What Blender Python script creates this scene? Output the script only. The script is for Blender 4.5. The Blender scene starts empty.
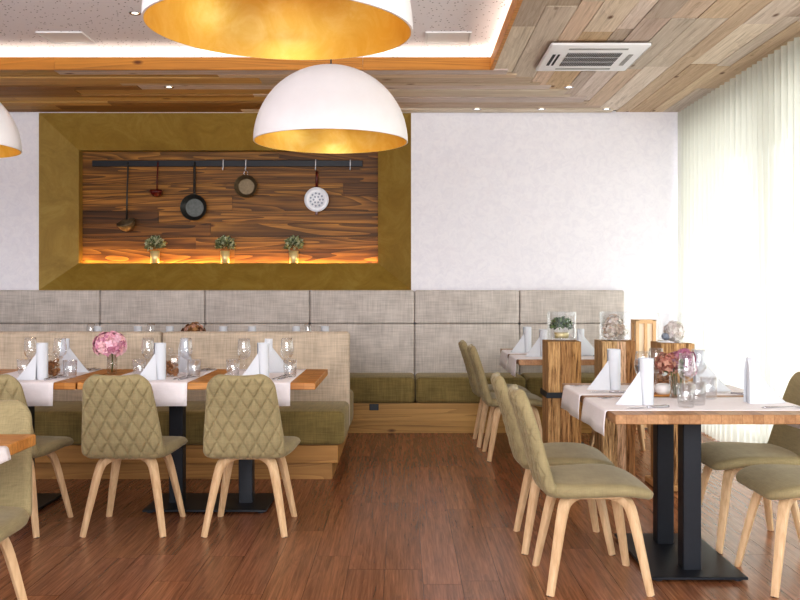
import bpy, bmesh, math, random
from mathutils import Vector, Matrix
random.seed(7)
C = bpy.context.scene.collection
PI = math.pi
F = 900.0; VX, VY = 403.0, 288.0; EYE = 1.255

# ------------------------------------------------------------------ nodes
def srgb(r, g, b):
    f = lambda c: (c/255/12.92) if c/255 <= .04045 else ((c/255+.055)/1.055)**2.4
    return (f(r), f(g), f(b), 1)

class NT:
    def __init__(s, name):
        s.m = bpy.data.materials.new(name); s.m.use_nodes = True
        s.t = s.m.node_tree; s.t.nodes.clear()
        s.out = s.n('ShaderNodeOutputMaterial')
    def n(s, typ, **kw):
        nd = s.t.nodes.new(typ)
        for k, v in kw.items():
            if k.startswith('_'): setattr(nd, k[1:], v)
            else:
                key = int(k[1:]) if k[0] == 'i' and k[1:].isdigit() else k.replace('__', ' ')
                sock = nd.inputs[key]
                if isinstance(v, bpy.types.NodeSocket): s.t.links.new(v, sock)
                else: sock.default_value = v
        return nd
    def coords(s, scale=(1,1,1), kind='Object', add=None):
        tc = s.n('ShaderNodeTexCoord').outputs[kind]
        mp = s.n('ShaderNodeMapping', Vector=tc, Scale=scale)
        o = mp.outputs[0]
        if add is not None:
            o = s.n('ShaderNodeVectorMath', _operation='ADD', i0=o, i1=add).outputs[0]
        return o
    def noise(s, vec, scale=5, detail=4, rough=.6, dist=0):
        return s.n('ShaderNodeTexNoise', Vector=vec, Scale=scale, Detail=detail, Roughness=rough, Distortion=dist).outputs['Fac']
    def ramp(s, fac, stops):
        r = s.n('ShaderNodeValToRGB', Fac=fac)
        e = r.color_ramp.elements
        while len(e) < len(stops): e.new(.5)
        for k, (p, c) in enumerate(stops): e[k].position = p; e[k].color = c
        return r.outputs[0]
    def mix(s, fac, a, b, mode='MIX'):
        r = s.n('ShaderNodeMix', _data_type='RGBA', _blend_type=mode)
        for idx, v in ((0, fac), (6, a), (7, b)):
            if isinstance(v, bpy.types.NodeSocket): s.t.links.new(v, r.inputs[idx])
            else: r.inputs[idx].default_value = v
        return r.outputs[2]
    def math(s, op, a, b=0.0):
        return s.n('ShaderNodeMath', _operation=op, i0=a, i1=b).outputs[0]
    def attr(s, name): return s.n('ShaderNodeAttribute', _attribute_name=name)
    def bump(s, h, strength=.3, dist=.01):
        return s.n('ShaderNodeBump', Height=h, Strength=strength, Distance=dist).outputs[0]
    def pbr(s, color, rough=.6, metal=0, normal=None, spec=.5, **kw):
        p = s.n('ShaderNodeBsdfPrincipled', Roughness=rough, Metallic=metal)
        p.inputs['Specular IOR Level'].default_value = spec
        if isinstance(color, bpy.types.NodeSocket): s.t.links.new(color, p.inputs['Base Color'])
        else: p.inputs['Base Color'].default_value = color
        if normal is not None: s.t.links.new(normal, p.inputs['Normal'])
        for k, v in kw.items():
            sk = p.inputs[k.replace('__', ' ')]
            if isinstance(v, bpy.types.NodeSocket): s.t.links.new(v, sk)
            else: sk.default_value = v
        s.t.links.new(p.outputs[0], s.out.inputs[0]); return s.m
    def surf(s, sock): s.t.links.new(sock, s.out.inputs[0]); return s.m

def plain(name, col, rough=.6, metal=0, nscale=40, var=.12, bump=0, spec=.5):
    t = NT(name); v = t.coords()
    f = t.noise(v, nscale, 3)
    dark = tuple(c*(1-var) for c in col[:3])+(1,); lite = tuple(min(1, c*(1+var)) for c in col[:3])+(1,)
    c = t.ramp(f, [(.3, dark), (.7, lite)])
    return t.pbr(c, rough, metal, t.bump(f, bump, .003) if bump else None, spec)

def plank_mat(name, axis, rough=.55, grain=1.0, bump=.25, spec=.4, knots=True, gcon=(.55, 1.25), coat=0, ringw=.2):
    """wood whose base tone is the mesh colour attribute 'tone'; grain runs along axis"""
    t = NT(name)
    a = t.attr('tone')
    off = t.n('ShaderNodeVectorMath', _operation='SCALE', i0=a.outputs['Color']); off.inputs['Scale'].default_value = 57.0
    sc = [26*grain]*3; sc[axis] = .9*grain
    v = t.coords(tuple(sc), add=off.outputs[0])
    g1 = t.noise(v, 1.0, 6, .68, .45)
    sc2 = [90*grain]*3; sc2[axis] = 3.0*grain
    g2 = t.noise(t.coords(tuple(sc2), add=off.outputs[0]), 1.0, 3, .6, .2)
    sc3 = [7*grain]*3; sc3[axis] = .55*grain
    g3 = t.noise(t.coords(tuple(sc3), add=off.outputs[0]), 1.0, 2, .5, .7)
    rings = t.math('FRACT', t.math('MULTIPLY', g3, 14.0))
    f = t.math('ADD', t.math('MULTIPLY', g1, .55), t.math('ADD', t.math('MULTIPLY', g2, .45-ringw), t.math('MULTIPLY', rings, ringw)))
    lo, hi = gcon
    mul = t.ramp(f, [(.28, (lo*.75, lo*.68, lo*.6, 1)), (.45, (lo+.25, lo+.22, lo+.18, 1)), (.62, (1, 1, 1, 1)), (.8, (hi, hi, hi, 1))])
    c = t.mix(1.0, a.outputs['Color'], mul, 'MULTIPLY')
    if knots:
        kv = [5.0]*3; kv[axis] = 2.2
        vo = t.n('ShaderNodeTexVoronoi', Vector=t.coords(tuple(kv), add=off.outputs[0]), Scale=1.0)
        k = t.ramp(vo.outputs['Distance'], [(.04, (.25, .16, .1, 1)), (.11, (1, 1, 1, 1))])
        c = t.mix(1.0, c, k, 'MULTIPLY')
    return t.pbr(c, rough, 0, t.bump(f, bump, .004), spec)

def fabric(name, col, scale=260, rough=.9, var=.22, sheen=.3, cross=True, blot=.12, axes=(0, 1)):
    t = NT(name)
    v = t.coords()
    col = col[:3]
    s1 = t.noise(t.coords((scale, scale*.06, scale*.06)), 1, 2, .5)
    s2 = t.noise(t.coords((scale*.06, scale*.06, scale)), 1, 2, .5)
    s3 = t.noise(t.coords((scale*.06, scale, scale*.06)), 1, 2, .5)
    f = t.math('MULTIPLY', t.math('ADD', t.math('ADD', s1, s2), s3), .3333)
    b = t.noise(v, 4, 3)
    f2 = t.math('ADD', t.math('MULTIPLY', f, 1-blot), t.math('MULTIPLY', b, blot))
    d = tuple(c*(1-var*1.6) for c in col)+(1,); l = tuple(min(1, c*(1+var)) for c in col)+(1,)
    c = t.ramp(f2, [(.36, d), (.64, l)])
    p = t.pbr(c, rough, 0, t.bump(f, .35, .003), .2)
    bs = [n for n in t.t.nodes if n.type == 'BSDF_PRINCIPLED'][0]
    bs.inputs['Sheen Weight'].default_value = sheen; bs.inputs['Sheen Roughness'].default_value = .4
    bs.inputs['Sheen Tint'].default_value = tuple(min(1, .4+c) for c in col)+(1,)
    return p

def glassy(name, tint=(1, 1, 1, 1), refl=.5, base=.05):
    t = NT(name)
    tr = t.n('ShaderNodeBsdfTransparent', Color=tint)
    gl = t.n('ShaderNodeBsdfGlossy', Color=(1, 1, 1, 1), Roughness=.03)
    lw = t.n('ShaderNodeLayerWeight', Blend=.35)
    f = t.math('ADD', t.math('MULTIPLY', t.math('POWER', lw.outputs['Facing'], 2.2), refl), base)
    f = t.math('MINIMUM', f, .85)
    return t.surf(t.n('ShaderNodeMixShader', i0=f, i1=tr.outputs[0], i2=gl.outputs[0]).outputs[0])

def emit(name, col, s):
    t = NT(name); e = t.n('ShaderNodeEmission', Color=col, Strength=s); return t.surf(e.outputs[0])

M = {}
M['chair'] = fabric('olive_velvet', srgb(152, 140, 107), 300, .85, .15, .35, blot=.3)
M['linen'] = fabric('grey_linen', srgb(200, 193, 187), 100, .9, .18, .15, blot=.1)
M['linen_warm'] = fabric('beige_linen', srgb(196, 181, 162), 110, .9, .18, .15, blot=.1)
M['green'] = fabric('olive_green_cloth', srgb(134, 119, 76), 120, .85, .25, .3, blot=.15)
M['beech'] = None
def beech():
    t = NT('pale_beech'); g = t.noise(t.coords((60, 60, 4)), 1, 4)
    c = t.ramp(g, [(.3, srgb(198, 164, 126)), (.7, srgb(224, 194, 156))])
    return t.pbr(c, .45, 0, None, .4)
M['beech'] = beech()
def oak(name, lo, hi, rows):
    t = NT(name)
    v = t.coords()
    br = t.n('ShaderNodeTexBrick', Vector=t.coords((1, 1, 0) if rows == 'x' else (1, 1, 0)))
    br.inputs['Scale'].default_value = 1.0
    br.inputs['Brick Width'].default_value = .23; br.inputs['Row Height'].default_value = .042
    br.inputs['Mortar Size'].default_value = .0006; br.inputs['Mortar Smooth'].default_value = 0
    br.inputs['Color1'].default_value = lo; br.inputs['Color2'].default_value = hi
    br.inputs['Mortar'].default_value = tuple(c*.6 for c in lo[:3])+(1,)
    g = t.noise(t.coords((6, 90, 60)), 1, 5)
    gm = t.ramp(g, [(.3, (.72, .68, .62, 1)), (.65, (1.08, 1.06, 1.04, 1))])
    return t.pbr(t.mix(1, br.outputs['Color'], gm, 'MULTIPLY'), .42, 0, None, .45)
M['oak'] = oak('oak_blockboard', srgb(176, 118, 54), srgb(206, 150, 84), 'x')  # honey tone takes in the warm light over the left tables
M['oakpale'] = oak('pale_oak_blockboard', srgb(154, 114, 78), srgb(180, 140, 102), 'x')
M['black'] = plain('black_powder_steel', srgb(30, 34, 42), .45, .2, 60, .1)
M['steel'] = plain('polished_steel', srgb(190, 190, 195), .22, 1, 20, .05)
M['cloth'] = fabric('white_runner_cloth', srgb(236, 231, 234), 420, .9, .03, .1, blot=.1)
M['napkin'] = plain('napkin_paper', srgb(206, 210, 216), .85, 0, 300, .03, .2, .2)
M['wallwhite'] = None
def wallpaper():
    t = NT('white_wallpaper'); v = t.coords()
    n = t.noise(v, 14, 5, .7, 1.2)
    c = t.ramp(n, [(.35, srgb(230, 229, 237)), (.6, srgb(238, 237, 243))])
    return t.pbr(c, .75, 0, t.bump(n, .05, .003), .3)
M['wallwhite'] = wallpaper()
M['white'] = plain('white_lacquer', srgb(238, 237, 238), .35, 0, 10, .02)
M['whitematt'] = plain('white_plastic', srgb(236, 236, 238), .5, 0, 10, .02)
def acoustic():
    t = NT('perforated_white_board'); v = t.coords((1, 1, 0))
    vo = t.n('ShaderNodeTexVoronoi', Vector=v, Scale=30.0); vo.inputs['Randomness'].default_value = 1
    d = vo.outputs['Distance']
    c = t.ramp(d, [(.13, srgb(118, 110, 112)), (.2, srgb(238, 234, 238))])
    return t.pbr(c, .8)
M['acoustic'] = acoustic()
M['ceilplank_x'] = plank_mat('reclaimed_boards_x', 0, .65, 1.1, .25, ringw=.08)
M['ceilplank_y'] = plank_mat('reclaimed_boards_y', 1, .65, 1.1, .25, ringw=.08)
M['nicheplank'] = plank_mat('burnt_pine_boards', 0, .5, .6, .35, gcon=(.12, 1.85))
M['floor'] = plank_mat('red_brown_floorboards', 1, .27, 1.5, .1, .6, False, (.36, 1.3), ringw=.06)
M['fascia'] = plank_mat('honey_pine_fascia', 0, .5, .7, .1)
M['basewood'] = plank_mat('bench_oak_boards', 0, .5, .6, .1)
def posts():
    t = NT('rough_sawn_timber')
    a = t.attr('tone')
    g = t.noise(t.coords((62, 62, 3.4)), 1, 6, .78, .5)
    g2 = t.noise(t.coords((140, 140, 9)), 1, 3)
    f = t.math('ADD', t.math('MULTIPLY', g, .7), t.math('MULTIPLY', g2, .3))
    mul = t.ramp(f, [(.40, (.16, .11, .07, 1)), (.46, (.7, .62, .53, 1)), (.53, (1.1, 1.07, 1.03, 1)), (.66, (1.65, 1.65, 1.62, 1))])
    return t.pbr(t.mix(1, a.outputs['Color'], mul, 'MULTIPLY'), .75, 0, t.bump(f, .8, .012), .3)
M['timber'] = posts()
def plaster():
    t = NT('olive_gold_plaster'); v = t.coords()
    n = t.noise(v, 3.5, 7, .7, 1.0); n2 = t.noise(v, 60, 3)
    c = t.ramp(n, [(.3, srgb(132, 106, 44)), (.5, srgb(146, 120, 54)), (.68, srgb(158, 134, 68))])
    return t.pbr(c, .5, .1, t.bump(n2, .1, .003), .4)
M['plaster'] = plaster()
def gold():
    t = NT('gold_leaf'); v = t.coords()
    n = t.noise(v, 6, 8, .7, 1.4); n2 = t.noise(v, 2.2, 4, .6, 1)
    f = t.math('ADD', t.math('MULTIPLY', n, .6), t.math('MULTIPLY', n2, .4))
    c = t.ramp(f, [(.36, srgb(226, 182, 78)), (.5, srgb(233, 194, 98)), (.68, srgb(242, 214, 140))])
    return t.pbr(c, .36, .6, t.bump(n, .12, .004), .5)
M['gold'] = gold()
M['brass'] = plain('pale_brass', srgb(232, 214, 160), .35, .35, 30, .05)
M['glass'] = glassy('clear_glass', (.97, .975, .98, 1), 1.0, .05)
M['ribglass'] = glassy('ribbed_glass', (.95, .955, .96, 1), .7, .14)
M['thickglass'] = glassy('vase_glass', (.955, .96, .965, 1), .95, .03)
M['pane'] = glassy('window_glass', (1, 1, 1, 1), .25, .01)
M['iron'] = plain('dark_iron', srgb(78, 78, 76), .4, .7, 50, .2, .2)
M['pewter'] = plain('worn_pewter', srgb(88, 91, 88), .4, .5, 40, .25, .2)
M['tin'] = plain('tarnished_tin', srgb(112, 98, 76), .42, .5, 40, .25, .2)
M['maroon'] = plain('maroon_enamel', srgb(88, 22, 18), .3, 0, 30, .1)
M['enamel'] = plain('white_enamel', srgb(228, 232, 240), .25, 0, 30, .03)
M['bluegrey'] = plain('blue_grey_enamel', srgb(136, 146, 166), .4, 0, 30, .05)
M['windowframe'] = plain('sage_green_frame', srgb(120, 124, 92), .5, 0, 30, .05)
M['slat'] = plain('grey_aluminium_slat', srgb(150, 150, 146), .5, .3, 30, .05)
M['terrace'] = plain('pale_terrace_stone', srgb(215, 213, 208), .8, 0, 3, .06)
M['skyblock'] = plain('sky_block_paint', srgb(150, 152, 120), .8, 0, 5, .05)
M['darkvoid'] = plain('dark_slot', srgb(40, 40, 42), .7, 0, 20, .05)
M['grille'] = plain('grey_grille', srgb(150, 150, 152), .6, 0, 20, .05)
M['bread'] = plain('brown_cookies', srgb(158, 112, 72), .8, 0, 60, .35, .5)
M['candle'] = plain('white_ceramic', srgb(236, 234, 232), .35, 0, 20, .03)
M['palepine'] = plain('pale_pine', srgb(226, 186, 140), .5, 0, 12, .08)
M['warmpanel'] = plain('cream_parchment', srgb(250, 236, 214), .6, 0, 12, .03)
M['slate'] = plain('slate_blue_stone', srgb(140, 150, 165), .6, 0, 25, .15)
M['twig'] = plain('stem_green', srgb(86, 100, 52), .7, 0, 30, .15)
M['led'] = emit('warm_led_strip', (1, .85, .72, 1), 22)
M['ledniche'] = emit('amber_led_strip', (1, .56, .18, 1), 46)
M['bulb'] = emit('warm_bulb', (1, .8, .5, 1), 4)
M['spotlens'] = emit('downlight_lens', (1, .92, .8, 1), 3)
def attrmat(name, rough=.8, spec=.2, trans=.0):
    t = NT(name); a = t.attr('tone')
    n = t.noise(t.coords(), 80, 2)
    c = t.mix(1, a.outputs['Color'], t.ramp(n, [(.3, (.8, .8, .8, 1)), (.7, (1.1, 1.1, 1.1, 1))]), 'MULTIPLY')
    return t.pbr(c, rough, 0, None, spec)
M['leaf'] = attrmat('leaf_and_petal')
def sheer():
    t = NT('sheer_green_voile')
    n = t.noise(t.coords((1, 400, 4)), 1, 2)
    col = (.78, .785, .71, 1)
    tr = t.n('ShaderNodeBsdfTransparent', Color=(.98, .985, .97, 1))
    df = t.n('ShaderNodeBsdfDiffuse', Color=col)
    tl = t.n('ShaderNodeBsdfTranslucent', Color=col)
    dd = t.n('ShaderNodeMixShader', i0=.5, i1=df.outputs[0], i2=tl.outputs[0])
    lw = t.n('ShaderNodeLayerWeight', Blend=.5)
    f = t.math('ADD', t.math('MULTIPLY', lw.outputs['Facing'], .3), t.math('MULTIPLY_ADD', n, .1))
    f = t.math('ADD', f, .17)
    f = t.math('MINIMUM', f, .8)
    return t.surf(t.n('ShaderNodeMixShader', i0=f, i1=tr.outputs[0], i2=dd.outputs[0]).outputs[0])
M['sheer'] = sheer()

# ------------------------------------------------------------------ mesh helpers
def obj(name, bm, mat, parent=None, smooth=False, sharp=None):
    me = bpy.data.meshes.new(name); bm.to_mesh(me); bm.free()
    mats = mat if isinstance(mat, (list, tuple)) else [mat]
    for m in mats: me.materials.append(m)
    if smooth:
        for p in me.polygons: p.use_smooth = True
        if sharp: me.set_sharp_from_angle(angle=math.radians(sharp))
    o = bpy.data.objects.new(name, me); C.objects.link(o)
    if parent is not None: o.parent = parent
    return o
def tag(o, label, cat, group=None):
    o['label'] = label; o['category'] = cat
    if group: o['group'] = group
    return o
def thing(name, label, cat, loc=(0, 0, 0), rz=0, group=None):
    o = bpy.data.objects.new(name, None); C.objects.link(o); o.empty_display_size = .1
    o.location = loc; o.rotation_euler = (0, 0, rz); return tag(o, label, cat, group)
def struct(name, bm, mat, smooth=False):
    o = obj(name, bm, mat, None, smooth, 40); o['kind'] = 'structure'; return o
def dup(root, loc, rz, label, group=None):
    def cp(o, parent):
        c = o.copy(); C.objects.link(c)
        if parent is not None: c.parent = parent
        for ch in o.children: cp(ch, c)
        return c
    r = cp(root, None); r.location = loc; r.rotation_euler = (0, 0, rz); r['label'] = label
    if group: r['group'] = group
    return r
class Proto:
    """first placement uses the prototype itself, later ones copies"""
    def __init__(s, root): s.root = root; s.used = False
    def put(s, loc, rz, label, group=None):
        if not s.used:
            s.used = True; o = s.root; o.location = loc; o.rotation_euler = (0, 0, rz); o['label'] = label
            if group: o['group'] = group
            return o
        return dup(s.root, loc, rz, label, group)

def box(bm, x0, x1, y0, y1, z0, z1, bev=0, seg=2):
    r = bmesh.ops.create_cube(bm, size=1)
    vs = r['verts']
    for v in vs:
        v.co = Vector(((x0+x1)/2+v.co.x*(x1-x0), (y0+y1)/2+v.co.y*(y1-y0), (z0+z1)/2+v.co.z*(z1-z0)))
    if bev > 0:
        es = list({e for v in vs for e in v.link_edges})
        bmesh.ops.bevel(bm, geom=es, offset=bev, segments=seg, profile=.5, affect='EDGES')
def B(x0, x1, y0, y1, z0, z1, bev=0, seg=2):
    bm = bmesh.new(); box(bm, x0, x1, y0, y1, z0, z1, bev, seg); return bm
def lathe(bm, prof, n=32, c=(0, 0, 0), rib=0, ribn=0):
    rings = []
    for r, z in prof:
        if r < 1e-6: rings.append([bm.verts.new((c[0], c[1], c[2]+z))]); continue
        ring = []
        for k in range(n):
            a = 2*PI*k/n; rr = r*(1+rib*math.cos(ribn*a))
            ring.append(bm.verts.new((c[0]+rr*math.cos(a), c[1]+rr*math.sin(a), c[2]+z)))
        rings.append(ring)
    for A, D in zip(rings, rings[1:]):
        for k in range(n):
            j = (k+1) % n
            if len(A) == 1 and len(D) == 1: continue
            if len(A) == 1: bm.faces.new((A[0], D[k], D[j]))
            elif len(D) == 1: bm.faces.new((A[k], D[0], A[j]))
            else: bm.faces.new((A[k], D[k], D[j], A[j]))
def L(prof, n=32, **k):
    bm = bmesh.new(); lathe(bm, prof, n, **k); bmesh.ops.recalc_face_normals(bm, faces=bm.faces); return bm
def tube(bm, pts, rad, n=10, sq=None):
    """swept tube with radius per point; sq=(a,b) makes a rounded-rectangle section factor"""
    pts = [Vector(p) for p in pts]
    rad = rad if isinstance(rad, (list, tuple)) else [rad]*len(pts)
    rings = []; up = Vector((0, 0, 1)); prev = None
    for i, p in enumerate(pts):
        d = (pts[min(i+1, len(pts)-1)]-pts[max(i-1, 0)]).normalized()
        if prev is None:
            u = d.cross(Vector((0, 0, 1)))
            if u.length < .05: u = d.cross(Vector((0, 1, 0)))
            u.normalize()
        else:
            u = (prev-d*prev.dot(d)).normalized()
        prev = u; w = d.cross(u)
        ring = []
        for k in range(n):
            a = 2*PI*(k+.5)/n
            ca, sa = math.cos(a), math.sin(a)
            if sq:
                q = (abs(ca)**4+abs(sa)**4)**-.25
                ca *= q*sq[0]; sa *= q*sq[1]
            ring.append(bm.verts.new(p+u*ca*rad[i]+w*sa*rad[i]))
        rings.append(ring)
    for A, D in zip(rings, rings[1:]):
        for k in range(n):
            j = (k+1) % n; bm.faces.new((A[k], A[j], D[j], D[k]))
    bm.faces.new(list(reversed(rings[0]))); bm.faces.new(rings[-1])
def T(pts, rad, n=10, sq=None):
    bm = bmesh.new(); tube(bm, pts, rad, n, sq); bmesh.ops.recalc_face_normals(bm, faces=bm.faces); return bm
def spline(pts, n):
    """Catmull-Rom through 2/3-D points"""
    P = [Vector(p) for p in pts]; P = [P[0]*2-P[1]]+P+[P[-1]*2-P[-2]]
    out = []
    m = len(P)-3
    for i in range(n+1):
        t = i/n*m; k = min(int(t), m-1); t -= k
        a, b, c, d = P[k:k+4]
        out.append(.5*((2*b)+(c-a)*t+(2*a-5*b+4*c-d)*t*t+(3*b-3*c+d-a)*t**3))
    return out
def tonelayer(bm): return bm.loops.layers.float_color.new('tone')
def painted(bm, lay, faces, col):
    for f in faces:
        for l in f.loops: l[lay] = col
def quad(bm, lay, pts, col):
    f = bm.faces.new([bm.verts.new(p) for p in pts])
    painted(bm, lay, [f], col); return f
def toned_box(bm, lay, x0, x1, y0, y1, z0, z1, col, bev=.0):
    n0 = set(bm.faces); box(bm, x0, x1, y0, y1, z0, z1, bev, 1)
    painted(bm, lay, [f for f in bm.faces if f not in n0], col)
def jit(c, a=.12):
    k = 1+random.uniform(-a, a); return (c[0]*k, c[1]*k*(1+random.uniform(-.03, .03)), c[2]*k*(1+random.uniform(-.05, .05)), 1)

# ------------------------------------------------------------------ camera
cam = bpy.data.cameras.new('camera'); cam.sensor_width = 36; cam.lens = 36*F/800
cam.shift_x = -(VX-400)/800; cam.shift_y = -(300-VY)/800; cam.clip_start = .05
co = bpy.data.objects.new('camera', cam); C.objects.link(co); co.location = (0, 0, EYE); co.rotation_euler = (PI/2, 0, 0)
bpy.context.scene.camera = co

# ------------------------------------------------------------------ room
XL, XR, YB, ZC, ZT = -4.7, 2.78, 8.40, 2.888, 3.05
YF = -1.5
bm = bmesh.new(); lay = tonelayer(bm)
tones = [srgb(164, 112, 80), srgb(170, 117, 84), srgb(156, 106, 76), srgb(166, 114, 85)]
x = XL
while x < XR:
    w = .165; y = YF-random.uniform(0, 1.2)
    while y < YB+.3:
        l = 1.25
        quad(bm, lay, [(x+.0008, max(y, YF)+.0008, 0), (min(x+w, XR)-.0008, max(y, YF)+.0008, 0), (min(x+w, XR)-.0008, min(y+l, YB+.35)-.0008, 0), (x+.0008, min(y+l, YB+.35)-.0008, 0)], jit(random.choice(tones), .06)) if y+l > YF else None
        y += l
    x += w
toned_box(bm, lay, XL, XR, YF, YB+.35, -.08, -.001, srgb(50, 28, 18))
struct('floor', bm, M['floor'])

# niche numbers
NX0, NX1, NZ0, NZ1 = -3.397, .075, 1.235, 2.888
IX0, IX1, IZ0, IZ1, IY = -3.088, -.238, 1.492, 2.566, 8.57
PY = 8.67
bm = bmesh.new()
box(bm, XL, NX0, YB, YB+.4, 0, ZT); box(bm, NX1, XR+.2, YB, YB+.4, 0, ZT)
box(bm, NX0, NX1, YB, YB+.4, 0, NZ0); box(bm, NX0, NX1, YB, YB+.4, NZ1, ZT)
struct('wall_back', bm, M['wallwhite'])
struct('wall_left', B(XL-.2, XL, YF, YB+.4, 0, ZT), M['wallwhite'])
# splayed surround
bm = bmesh.new()
o_ = [(NX0, YB-.004, NZ0), (NX1, YB-.004, NZ0), (NX1, YB-.004, NZ1), (NX0, YB-.004, NZ1)]
i_ = [(IX0, IY, IZ0), (IX1, IY, IZ0), (IX1, IY, IZ1), (IX0, IY, IZ1)]
d_ = [(IX0, PY+.02, IZ0-.017), (IX1, PY+.02, IZ0-.017), (IX1, PY+.02, IZ1), (IX0, PY+.02, IZ1)]
e_ = [(IX0, IY+.004, IZ0-.017), (IX1, IY+.004, IZ0-.017), (IX1, IY+.004, IZ1), (IX0, IY+.004, IZ1)]
V = [[bm.verts.new(p) for p in q] for q in (o_, i_, e_, d_)]
for A, D in zip(V, V[1:]):
    for k in range(4): bm.faces.new((A[k], A[(k+1) % 4], D[(k+1) % 4], D[k]))
struct('trim_1', bm, M['plaster'])
# burnt plank panel
bm = bmesh.new(); lay = tonelayer(bm)
nt = [srgb(158, 108, 44), srgb(136, 92, 36), srgb(176, 124, 54), srgb(118, 78, 32), srgb(166, 116, 48)]
z = IZ0-.03; rows = [.17, .115, .13, .12, .145, .12, .13, .1, .12]
for k, h in enumerate(rows):
    x = IX0-.05-random.uniform(0, 1.2)
    while x < IX1+.05:
        l = random.uniform(1.5, 3.0); a, b = max(x, IX0-.05), min(x+l, IX1+.05)
        if b-a > .01: toned_box(bm, lay, a+.001, b-.001, PY+random.uniform(0, .004), PY+.03, z+.001, min(z+h, IZ1+.03)-.001, jit(nt[2] if k == 0 else random.choice(nt), .12))  # bottom row keeps the lightest tone, LED glow put into the colour
        x += l
    z += h
struct('wall_niche', bm, M['nicheplank'])
bm = bmesh.new(); box(bm, NX0, NX1, PY+.04, PY+.14, NZ0-.1, NZ1+.1)
for a, b in ((NX0-.1, IX0-.06), (IX1+.06, NX1+.1)): box(bm, a, b, YB+.22, PY+.14, NZ0-.1, NZ1+.1)
struct('niche_light_block', bm, M['darkvoid'])  # unseen backing added to stop sky light leaking between the planks
struct('trim_2', B(IX0+.02, IX1-.02, PY-.05, PY-.038, IZ0-.0165, IZ0-.007), M['ledniche'])

# ceilings
struct('ceiling', B(XL, XR+.3, YF, YB+.4, ZT, ZT+.12), M['acoustic'])
RX, RY = .674, 6.74       # edge of the recess
bm = bmesh.new(); lay = tonelayer(bm)
warm_lit = [srgb(196, 158, 96), srgb(166, 128, 74), srgb(208, 174, 116), srgb(150, 112, 62), srgb(200, 164, 104)]  # golden tones carry the warm lamp light on the left boards
pale = [srgb(222, 206, 190), srgb(214, 192, 170), srgb(206, 178, 148), srgb(226, 212, 198), srgb(196, 178, 162), srgb(216, 194, 168), srgb(210, 196, 186)]
y = RY; wl = [.15, .11, .19, .10, .14, .2, .09, .2, .14, .17]; k = 0
while y < YB:
    w = wl[k % len(wl)]; k += 1; y1 = min(y+w, YB)
    xe = RX+(y1-RY)/(YB-RY)*(1.95-RX)
    x = xe
    while x > XL:
        l = random.uniform(1.8, 3.6); a = max(x-l, XL)
        toned_box(bm, lay, a+.002, x-.002, y+.006, y1-.006, ZC+random.choice((0, .006, .012)), ZC+.02, jit(random.choice(pale if x > .4 else warm_lit), .14))
        x -= l
    y = y1
struct('ceiling_rear_boards', bm, M['ceilplank_x'])
bm = bmesh.new(); lay = tonelayer(bm)
x = RX; k = 0
while x < XR:
    w = [.16, .19, .13, .2, .11, .17][k % 6]; k += 1; x1 = min(x+w, XR)
    ye = min(YB, RY+(x-RX)/(1.95-RX)*(YB-RY)+.12)
    y = ye
    while y > YF:
        l = random.uniform(.9, 2.2); a = max(y-l, YF)
        toned_box(bm, lay, x+.002, x1-.002, a+.002, y-.002, ZC+.008+random.uniform(0, .006), ZC+.024, jit(random.choice(pale), .12))
        y -= l
    x = x1
struct('ceiling_side_boards', bm, M['ceilplank_y'])
bm = bmesh.new()
box(bm, XL, XR, RY+.01, YB, ZC+.021, ZC+.04); box(bm, RX+.01, XR, YF, RY+.01, ZC+.025, ZC+.04)
struct('ceiling_backing', bm, M['darkvoid'])
bm = bmesh.new(); lay = tonelayer(bm)
hp = srgb(206, 142, 58)
for a, b in ((XL, -2.6), (-2.6, -.3), (-.3, RX)): toned_box(bm, lay, a+.001, b-.001, RY-.02, RY+.005, ZC-.002, 2.977, jit(hp, .1))
struct('trim_3', bm, M['fascia'])
bm = bmesh.new(); lay = tonelayer(bm)
toned_box(bm, lay, RX-.02, RX+.005, YF, RY-.021, ZC-.002, 2.977, hp)
struct('trim_4', bm, M['fascia'])
struct('trim_5', B(XL, RX+.12, RY+.10, RY+.13, 2.932, 2.95), M['led'])
struct('trim_6', B(RX+.10, RX+.13, YF, RY+.1, 2.932, 2.95), M['led'])

# window side
def window(n, y0, y1):
    w = bpy.data.objects.new('window_%d' % n, None); C.objects.link(w); w['kind'] = 'structure'
    bm = bmesh.new()
    box(bm, XR, XR+.08, y0, y0+.07, 0, 2.84); box(bm, XR, XR+.08, y1-.07, y1, 0, 2.84)
    box(bm, XR, XR+.08, y0+.07, y1-.07, 0, .08); box(bm, XR, XR+.08, y0+.07, y1-.07, 2.77, 2.84)
    obj('window_frame', bm, M['windowframe'], w)
    obj('pane', B(XR+.035, XR+.045, y0+.07, y1-.07, .08, 2.77), M['pane'], w)
    bm = bmesh.new()
    for k in range(5):
        box(bm, XR+.10, XR+.17, y0+.04, y1-.04, 2.46+k*.08, 2.50+k*.08)
    obj('slat', bm, M['slat'], w)
for n, (a, b) in enumerate(((6.42, 8.34), (4.42, 6.42), (2.42, 4.42), (.42, 2.42), (-1.5, .42))): window(n+1, a, b)
struct('wall_right', B(XR, XR+.2, YF, YB+.4, 2.84, ZT), M['wallwhite'])
struct('terrace_ground', B(XR+.2, 12, -6, 16, -.12, -.04), M['terrace'])
struct('sky_block_slab', B(XR+.2, 4.5, -3, 12, 3.0, 3.15), M['skyblock'])  # unseen slab added to cut the high sky and dim the curtain top

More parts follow.
